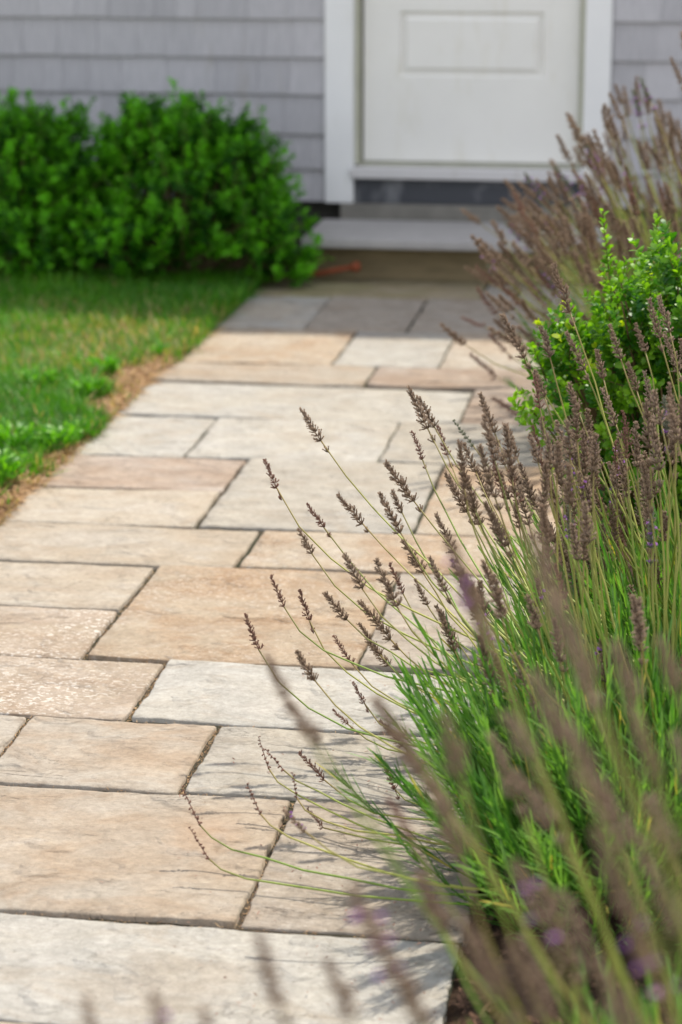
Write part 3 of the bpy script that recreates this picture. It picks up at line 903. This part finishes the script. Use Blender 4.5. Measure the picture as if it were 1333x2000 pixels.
SP = {'full': [spike_mesh('flower_spike', w_, l_, r_, 10, M_calyx, lo, 0, False, s_) for w_, l_, r_, lo, s_ in
               ((9, .078, .0155, True, 1), (8, .068, .0150, False, 2), (10, .088, .0160, True, 3), (7, .058, .0145, False, 4), (9, .080, .0145, False, 5))],
      'thin': [spike_mesh('flower_spike', w_, l_, r_, 6, M_calyx_red, lo, 0, False, s_) for w_, l_, r_, lo, s_ in
               ((9, .075, .0120, True, 11), (8, .062, .0110, True, 12), (10, .080, .0115, False, 13))],
      'knob': [spike_mesh('flower_spike', w_, l_, .0075, 5, M_calyx_red, False, 0, True, s_) for w_, l_, s_ in ((8, .062, 21), (9, .075, 22))],
      'violet': [spike_mesh('flower_spike', 8, .066, .0115, 9, M_calyx_green, True, 9, False, 31), spike_mesh('flower_spike', 9, .078, .0125, 9, M_calyx, False, 5, False, 32)],
      'bloom': [spike_mesh('flower_spike', 8, .070, .0150, 9, M_calyx, True, 8, False, 33)],
      'green': [spike_mesh('flower_spike', 9, .075, .0075, 6, M_calyx_green, False, 0, False, 41)]}
SPL = {}
for k, v in SP.items():
    for me in v:
        z = np.zeros(len(me.vertices) * 3, dtype=np.float32); me.vertices.foreach_get('co', z)
        SPL[me.name] = float(z.reshape(-1, 3)[:, 2].max())

def stalk(plant, C, root, tip, sdir, kind, straight=.0, red=False, scale=None):
    """one flower stalk from root to the spike whose top is at tip, spike axis sdir; all in world metres"""
    me = random.choice(SP[kind])
    sc_ = scale or random.uniform(.88, 1.12)
    ln = SPL[me.name] * sc_
    sdir = unit(sdir)
    S = tip - sdir * ln
    L = np.linalg.norm(S - root)
    d0 = unit((S - root) * np.array([1, 1, 1]) / L + np.array([0, 0, .35 * (1 - straight)]))
    pts = bez(root, root + d0 * L * .33, S - sdir * L * (.12 if kind == 'knob' else .28), S, 11)
    for i_, p_ in enumerate(pts):
        if 0 < i_ < 10: p_[2] = max(p_[2], .016)
    wob = rng.normal(0, .0022, (11, 3)); wob[0] = wob[-1] = wob[-2] = 0
    pts = [p + w_ - C for p, w_ in zip(pts, wob)]
    mb = MB()
    mb.tube([tuple(p) for p in pts], [.0026 - .0012 * i / 10 for i in range(11)], 5)
    mb.T = [i / 10 for i in range(11) for _ in range(5)]
    o = mb.build('flower_stalk', M_redstalk if red else M_stalk, plant, True)
    sp = link('flower_spike', me, None, o)
    q = Vector(sdir).to_track_quat('Z', 'Y')
    sp.rotation_mode = 'QUATERNION'
    sp.rotation_quaternion = q @ Matrix.Rotation(random.uniform(0, 6.28), 3, 'Z').to_quaternion()
    sp.location = Vector(pts[-1]); sp.scale = (sc_,) * 3
    return o

def lav_foliage(plant, cen, rad, h, nshoot, lean=(0, 0, 0), clump=None):
    """leafy shoots: each a thin stem with opposite pairs of needle leaves"""
    P, D, NN, L, W, T = [], [], [], [], [], []
    mb = MB()
    for k in range(nshoot):
        az = rng.uniform(0, 2 * np.pi); r = rad * math.sqrt(rng.random())
        root = np.array([math.cos(az) * r * .6, math.sin(az) * r * .6, rng.uniform(-.03, .06)])
        if clump and k > nshoot * .72: root[:2] = root[:2] * .6 + np.array(clump); ti_low = True
        tilt = r / rad * .85 + rng.normal(0, .16)
        d = unit(np.array([math.cos(az) * math.sin(tilt), math.sin(az) * math.sin(tilt), math.cos(tilt)]) + np.array(lean) + rng.normal(0, .12, 3))
        ln = h * rng.uniform(.55, 1.1)
        bendv = np.array([0, 0, 1.0]) * .25
        tipp = root + unit(d + bendv) * ln
        mid = root + d * ln * .5
        ti0 = rng.normal(.45, .2)
        m_ = int(ln / .016)
        for j in range(m_):
            t = .12 + .88 * j / m_
            if t < .3 and rng.random() < .4: continue
            p = root * (1 - t) ** 2 + mid * 2 * t * (1 - t) + tipp * t * t
            dd = unit((mid - root) * (1 - t) + (tipp - mid) * t)
            a = unit(np.cross(dd, [math.sin(j * 1.57), math.cos(j * 1.57), .2]))
            for sg in (-1, 1):
                v = unit(dd * rng.uniform(.9, 1.5) + a * sg * rng.uniform(.22, .55) + rng.normal(0, .08, 3))
                P.append(p); D.append(v); NN.append(dd - a * sg * .3)
                L.append(rng.uniform(.038, .072) * (1.15 - .5 * abs(t - .5))); W.append(rng.uniform(.0026, .0042))
                T.append(ti0 + rng.normal(0, .13) - (.0 if t > .35 else .1))
        mb.tube([tuple(root), tuple(mid * .98 + .005), tuple(tipp)], [.0018, .0014, .0008], 4)
    T = np.clip(np.array(T), 0, .85)
    T = np.where(rng.random(len(T)) < .025, .97, T)
    s = blades(np.array(P), np.array(D), np.array(NN), np.array(L), np.array(W), rng.uniform(-.15, .2, len(P)), 'needle', T)
    st = len(s[0])
    mb2V = np.array(mb.V); F4 = np.array(mb.F[4]) + st
    V = np.concatenate([s[0], mb2V]); tt = np.concatenate([s[3], np.full(len(mb2V), .5)])
    link('foliage', mesh('foliage', V, [s[2], np.concatenate([s[1], F4])], tint=tt), M_lavleaf, plant)

def woody(plant, n, rad, z):
    mb = MB()
    for k in range(n):
        az = 6.28 * k / n + rng.normal(0, .3)
        p = np.array([math.cos(az), math.sin(az), 0]) * rad * rng.uniform(.5, 1)
        mb.tube([(0, 0, -.04), tuple(p * .4 + np.array([0, 0, z * .4])), tuple(p + np.array([0, 0, z]))], [.008, .006, .003], 6)
    mb.build('woody_stem', M_wood, plant)

def lavender(label, C, rad, h, nshoot, explicit, nrand, rnd, lean=(0, 0, 0), big=None, lowr=None):
    C = np.array(C, dtype=float)
    yk = 1.0 if C[1] > 3 else .84
    p = tag(empty('lavender', tuple(C)), label, 'lavender', 'lavender plants beside the path')
    lav_foliage(p, C, rad, h, nshoot, lean, (-.12, -.22) if len(explicit) > 50 else None)
    woody(p, 9, rad * .5, .12)
    for e in explicit:
        tx, ty, sx, sy, Y = e[:5]; Y *= yk
        kind = e[5] if len(e) > 5 else ('full' if random.random() < .8 else 'thin')
        tip = aty(tx, ty, Y)
        low = aty(sx, sy, Y - 0.02)
        sdir = unit(tip - low)
        px_len = np.linalg.norm(tip - low)
        az = rng.uniform(0, 6.28); rr = rad * .45 * math.sqrt(rng.random())
        root = C + np.array([math.cos(az) * rr - .03, math.sin(az) * rr, rng.uniform(.03, .16)])
        if len(e) > 6: root = C + np.array(e[6])
        scl = min(1.6, max(.6, px_len / .085)) if kind != 'knob' else min(1.2, px_len / .06)
        so = stalk(p, C, root, tip, sdir, kind, straight=(.2 if len(e) < 7 else 1.6), red=False, scale=scl)
        if C[1] < 3: so.children[0].scale = (scl * 1.25, scl * 1.25, scl * 1.1)
    for k in range(nrand + (lowr[0] if lowr else 0)):
        azr, tlr, Lr = rnd if k < nrand else lowr[1]
        az = math.radians(rng.uniform(*azr)); tl = math.radians(rng.uniform(*tlr)); L = rng.uniform(*Lr)
        d = np.array([math.cos(az) * math.sin(tl), math.sin(az) * math.sin(tl), math.cos(tl)])
        r2 = rad * .5 * math.sqrt(rng.random())
        root = C + np.array([math.cos(az) * r2, math.sin(az) * r2, rng.uniform(.03, .18)])
        tip = root + d * L
        sdir = unit(d + np.array([0, 0, .35 if not big else .12]) + rng.normal(0, .10, 3))
        u = rng.random()
        stalk(p, C, root, tip, sdir, 'full' if u < .84 else ('violet' if u < .92 else 'thin'), scale=big and big * rng.uniform(.85, 1.2))
    return p

A = [(585, 795, 630, 865, 4.45, 'full'), (517, 895, 550, 975, 4.35, 'thin'), (600, 982, 645, 1048, 4.25, 'thin'),
     (657, 963, 706, 1020, 4.45, 'full'), (582, 1030, 615, 1092, 4.25, 'full'), (528, 1122, 557, 1190, 4.15, 'thin'),
     (477, 1197, 508, 1275, 4.05, 'thin'), (585, 1150, 612, 1235, 4.2, 'thin'), (632, 1155, 688, 1222, 4.25, 'full'),
     (577, 1270, 632, 1355, 3.9, 'full'), (797, 752, 838, 842, 4.6, 'full'), (817, 772, 856, 848, 4.62, 'full'), (805, 840, 828, 905, 4.5, 'thin'),
     (853, 830, 882, 912, 4.7, 'thin'), (750, 900, 806, 975, 4.4, 'full'), (765, 955, 795, 1022, 4.35, 'full'),
     (740, 960, 785, 1045, 4.1, 'full'), (868, 920, 915, 1005, 4.45, 'full'), (885, 820, 932, 880, 4.7, 'green'),
     (937, 765, 968, 850, 4.75, 'full'), (670, 1080, 716, 1165, 4.0, 'full'), (732, 1090, 778, 1190, 3.95, 'full'),
     (785, 1052, 835, 1132, 4.15, 'full'), (838, 1085, 872, 1160, 4.0, 'full'), (700, 1170, 760, 1245, 4.15, 'full'),
     (760, 1098, 790, 1165, 4.3, 'thin'), (810, 1130, 836, 1185, 4.3, 'full'), (905, 862, 935, 935, 4.5, 'full'), (955, 840, 985, 905, 4.7, 'full'),
     (988, 825, 1012, 900, 4.8, 'full'), (1040, 830, 1062, 905, 4.8, 'thin'), (900, 940, 940, 1030, 4.4, 'full'), (928, 910, 960, 985, 4.5, 'full'),
     (850, 1000, 885, 1075, 4.4, 'full'), (975, 920, 1005, 1000, 4.6, 'full'), (1010, 940, 1035, 1030, 4.3, 'full'), (720, 1255, 770, 1310, 4.3, 'full'),
     (690, 1330, 720, 1390, 4.2, 'thin'), (650, 1385, 690, 1425, 4.1, 'thin'), (740, 1405, 790, 1460, 4.2, 'full'), (650, 1240, 690, 1300, 4.35, 'thin'),
     (583, 1468, 638, 1528, 3.95, 'thin'), (745, 1480, 775, 1550, 4.0, 'thin'), (700, 1215, 740, 1275, 4.3, 'full'), (850, 1180, 890, 1250, 4.3, 'full'),
     (505, 1438, 522, 1492, 3.92, 'knob', (-.10, -.24, .06)), (518, 1462, 556, 1506, 3.90, 'knob', (-.11, -.22, .05)), (355, 1535, 385, 1600, 3.70, 'knob', (-.13, -.28, .04)),
     (370, 1615, 402, 1668, 3.62, 'knob', (-.13, -.28, .04)), (482, 1530, 510, 1592, 3.70, 'knob', (-.13, -.28, .04)),
     (552, 1580, 600, 1628, 3.45, 'violet', (-.02, -.3, .08)), (600, 1578, 628, 1612, 3.85, 'thin', (0, -.1, .05)), (572, 1508, 580, 1560, 3.82, 'knob', (0, -.1, .06)),
     (960, 1000, 1000, 1080, 4.3, 'full'), (1060, 900, 1090, 990, 4.5, 'full'), (1100, 870, 1125, 950, 4.6, 'violet'), (880, 1090, 920, 1160, 4.2, 'full')]
lavender('lavender in the middle of the right side, its sharp seed heads leaning over the path', (0.00, 3.80, 0), .40, .36, 640, A, 40,
         ((80, 170), (4, 26), (.48, .68)), (-.09, .04, 0), None, (26, ((150, 285), (4, 40), (.34, .54))))
D = [(1078, 512, 1112, 605, 4.75, 'full'), (980, 610, 1022, 695, 4.9, 'full'), (1058, 635, 1082, 725, 4.7, 'full'), (1105, 645, 1140, 718, 4.75, 'full'),
     (1190, 632, 1214, 705, 4.7, 'full'), (1240, 630, 1262, 690, 4.8, 'full'), (1268, 580, 1290, 665, 4.65, 'full'), (1285, 575, 1308, 645, 4.6, 'full'),
     (1297, 650, 1325, 722, 4.6, 'full'), (1165, 680, 1182, 752, 4.6, 'full'), (1225, 705, 1248, 775, 4.7, 'full'), (1258, 722, 1274, 800, 4.6, 'full'),
     (1175, 755, 1205, 835, 4.5, 'full'), (1110, 745, 1140, 832, 4.6, 'full'), (1045, 720, 1072, 800, 4.7, 'full'), (1215, 800, 1235, 880, 4.5, 'thin'),
     (1275, 760, 1300, 860, 3.9, 'full'), (1305, 775, 1325, 865, 3.85, 'full'), (1330, 660, 1345, 750, 4.5, 'full'), (1085, 820, 1115, 900, 4.5, 'full'),
     (1150, 840, 1175, 920, 4.5, 'violet'), (1190, 900, 1215, 980, 4.4, 'full'), (1245, 880, 1270, 960, 4.5, 'full'), (1130, 920, 1160, 1000, 4.4, 'full')]
lavender('lavender at the right edge, its upright seed heads standing in front of the boxwood', (0.06, 4.48, 0), .34, .38, 380, D, 26,
         ((130, 215), (8, 36), (.32, .48)), (-.24, .02, 0), None, (30, ((160, 290), (4, 42), (.26, .48))))
rb = random.Random(3)
BX = []
for k_ in range(4):
    x_ = rb.uniform(960, 1400); y_ = rb.uniform(1230, 1960) + max(0, 1250 - x_) * .6
    BX.append((x_, y_, x_ + rb.uniform(35, 75), y_ + rb.uniform(110, 160), rb.uniform(2.0, 2.9), 'full'))
B = BX + [(520, 1280, 560, 1362, 2.75, 'full'), (562, 1372, 636, 1470, 2.72, 'full'), (735, 1372, 820, 1500, 2.45, 'full'), (800, 1480, 885, 1590, 2.5, 'full'), (868, 1400, 905, 1540, 2.3, 'full'),
     (880, 1062, 935, 1200, 2.45, 'violet'), (915, 1170, 975, 1300, 2.5, 'full'), (1040, 1040, 1092, 1190, 2.05, 'full'), (1080, 1170, 1150, 1330, 2.0, 'full'),
     (1045, 1320, 1120, 1480, 1.95, 'full'), (1110, 1420, 1190, 1590, 2.0, 'full'), (1010, 1510, 1080, 1620, 2.6, 'full'), (1200, 1260, 1250, 1400, 2.2, 'full'),
     (1235, 1390, 1280, 1530, 2.3, 'full'), (1290, 1250, 1330, 1370, 2.4, 'full'), (690, 1735, 760, 1890, 2.0, 'bloom'), (745, 1850, 830, 1990, 1.95, 'full'),
     (505, 1830, 545, 1960, 2.0, 'full'), (168, 1955, 200, 2080, 2.0, 'full'), (300, 1945, 330, 2080, 1.95, 'bloom'), (640, 1880, 700, 2010, 2.1, 'full'),
     (860, 1560, 905, 1700, 2.35, 'full'), (1165, 1630, 1230, 1780, 1.95, 'full'), (1215, 1760, 1290, 1930, 2.0, 'bloom'), (1320, 1440, 1370, 1580, 2.1, 'full'),
     (1010, 1690, 1070, 1830, 2.1, 'bloom'), (900, 1800, 990, 1960, 2.0, 'full'), (1100, 1750, 1170, 1900, 2.2, 'full'), (1270, 1560, 1330, 1700, 2.4, 'full'),
     (395, 1975, 440, 2080, 2.1, 'full'), (820, 1710, 880, 1840, 2.5, 'full'), (960, 1440, 1010, 1560, 2.7, 'full'), (1150, 1500, 1200, 1620, 2.7, 'full'),
     (1280, 1700, 1340, 1850, 2.2, 'full'), (1130, 1300, 1170, 1400, 2.7, 'full'), (1225, 1600, 1270, 1700, 2.6, 'full'), (760, 1560, 810, 1650, 2.7, 'thin'),
     (1000, 1850, 1080, 2000, 2.0, 'full'), (1180, 1900, 1250, 2050, 2.1, 'full')]
lavender('lavender nearest the viewer, its blurred brown seed heads rising across the lower right corner', (0.12, 2.25, 0), .34, .38, 420, B, 0,
         ((150, 260), (10, 40), (.60, .78)), (-.05, .02, 0))
E = [(930, 560, 975, 620, 7.0, 'thin'), (918, 690, 975, 740, 6.9, 'thin'), (900, 620, 950, 640, 7.1, 'thin'), (955, 650, 1000, 700, 6.8, 'thin'),
     (1000, 470, 1050, 540, 7.0, 'full'), (1110, 230, 1150, 300, 7.3, 'full'), (1130, 345, 1170, 410, 7.2, 'full'), (1020, 440, 1065, 490, 7.1, 'full'),
     (985, 350, 1030, 410, 7.4, 'full'), (1085, 335, 1110, 400, 7.3, 'full'), (1000, 420, 1040, 450, 7.3, 'full'), (1330, 60, 1350, 120, 7.1, 'full'), (1310, 110, 1330, 160, 7.2, 'full'),
     (1250, 150, 1275, 210, 7.2, 'violet'), (1190, 180, 1215, 235, 7.3, 'full'), (960, 775, 1020, 815, 6.8, 'thin')]
lavender('blurred brown lavender rising directly behind the boxwood', (0.06, 6.80, 0), .45, .40, 420, E, 78,
         ((120, 262), (18, 66), (.48, .74)), (-.1, 0, 0), 1.15)
lavender('blurred brown lavender farthest away, in front of the right door casing', (0.16, 7.75, 0), .45, .42, 420, [], 96,
         ((115, 258), (14, 60), (.60, .90)), (-.1, 0, 0), 1.15)

lavender('blurred brown lavender between the two other far lavenders, mostly hidden by the boxwood', (0.15, 7.25, 0), .45, .42, 420, [], 98,
         ((120, 262), (16, 62), (.52, .84)), (-.1, 0, 0), 1.15)

# ------------------------------------------------------------------ small things
# rust coloured hose end by the bush
h = tag(empty('hose', (-1.45, 9.55, 0)), 'rust orange hose end poking out of the bush beside the doorstep', 'hose')
mb = MB()
mb.tube([(-.32, .06, .012), (-.18, .02, .018), (-.06, -.01, .035), (.05, .0, .058), (.08, .0, .063)], .011, 10)
mb.build('hose_body', M_rust, h, True)
mb = MB()
mb.tube([(.078, 0, .062), (.084, 0, .063), (.094, 0, .066), (.108, 0, .069), (.114, 0, .070)], [.012, .019, .022, .019, .010], 12)
mb.build('hose_fitting', M_rust, h, True)

# bark chips and crumbs in the bed
def scatter(name, label, cat, n, xr, yr, z, L, W, mat, flat=.3):
    x = rng.uniform(*xr, n); y = rng.uniform(*yr, n)
    az = rng.uniform(0, 6.28, n)
    D_ = np.stack([np.cos(az), np.sin(az), rng.normal(0, flat, n)], 1)
    P = np.stack([x, y, z + rng.uniform(0, .012, n)], 1)
    s = blades(P, D_, np.tile([0, 0, 1.], (n, 1)) + rng.normal(0, flat, (n, 3)), rng.uniform(*L, n), rng.uniform(*W, n), rng.uniform(-.3, .3, n), 'needle', rng.random(n))
    o = link(name, mesh(name, s[0], [s[2], s[1]], tint=s[3]), mat)
    tag(o, label, cat, kind='stuff')
scatter('bark_mulch', 'brown bark mulch chips and dry crumbs in the planting bed', 'mulch', 16000, (XR, .35), (2.0, 9.4), -.022, (.005, .028), (.003, .010), M_chip, .55)
scatter('leaf_litter', 'dry straw and fallen needles in the planting bed', 'litter', 5000, (XR, .5), (2.2, 9.4), -.015, (.01, .04), (.0012, .0026), M_chip, .4)
# fallen florets and crumbs on the stones under the lavender
n = 750
e = np.abs(rng.normal(0, .22, n)); x = XR - e; y = rng.uniform(2.9, 5.4, n)
P = np.stack([x, y, rng.uniform(.002, .005, n)], 1); az = rng.uniform(0, 6.28, n)
s = blades(P, np.stack([np.cos(az), np.sin(az), rng.uniform(0, .3, n)], 1), np.tile([0, 0, 1.], (n, 1)) + rng.normal(0, .3, (n, 3)),
           rng.uniform(.003, .009, n), rng.uniform(.001, .003, n), rng.uniform(-.5, .5, n), 'needle', rng.random(n))
o = link('fallen_florets', mesh('fallen_florets', s[0], [s[2], s[1]], tint=s[3]), M_calyx_red)
tag(o, 'tiny dark fallen flower crumbs scattered on the flagstones', 'fallen flowers', kind='stuff')
# straw and grit caught in the joints
pts = []
joints = [(-.883, 3.99, -.883, 4.35), (-.673, 3.45, -.673, 3.99), (-1.067, 4.36, -1.067, 4.7), (-1.247, 4.72, -1.247, 5.4), (-1.262, 4.0, -1.262, 4.34)]
P = []; 
for x0, y0, x1, y1 in joints:
    for k in range(220): 
        t = rng.random(); P.append((x0 + rng.normal(0, .003), y0 + (y1 - y0) * t, -.010 + rng.random() * .004))
for yy_, xa_, xb_ in ((3.447, -1.4, XR), (3.99, -1.5, XR), (4.353, -1.5, XR), (4.712, XL, XR), (5.42, XL, XR), (5.778, XL, XR), (6.135, XL, -1.23), (6.505, XL, XR)):
    for k in range(200):
        P.append((rng.uniform(xa_, xb_), yy_ + rng.normal(0, .003), -.009 + rng.random() * .005))
P = np.array(P); n = len(P); az = rng.uniform(0, 6.28, n)
s = blades(P, np.stack([np.cos(az) * .5, np.sin(az), rng.uniform(0, .3, n)], 1), np.tile([0, 0, 1.], (n, 1)) + rng.normal(0, .3, (n, 3)),
           rng.uniform(.003, .010, n), rng.uniform(.0006, .0015, n), rng.uniform(-.5, .5, n), 'needle', rng.random(n))
o = link('joint_straw', mesh('joint_straw', s[0], [s[2], s[1]], tint=s[3]), M_straw)
tag(o, 'dry straw bits caught in the joints of the path', 'straw', kind='stuff')
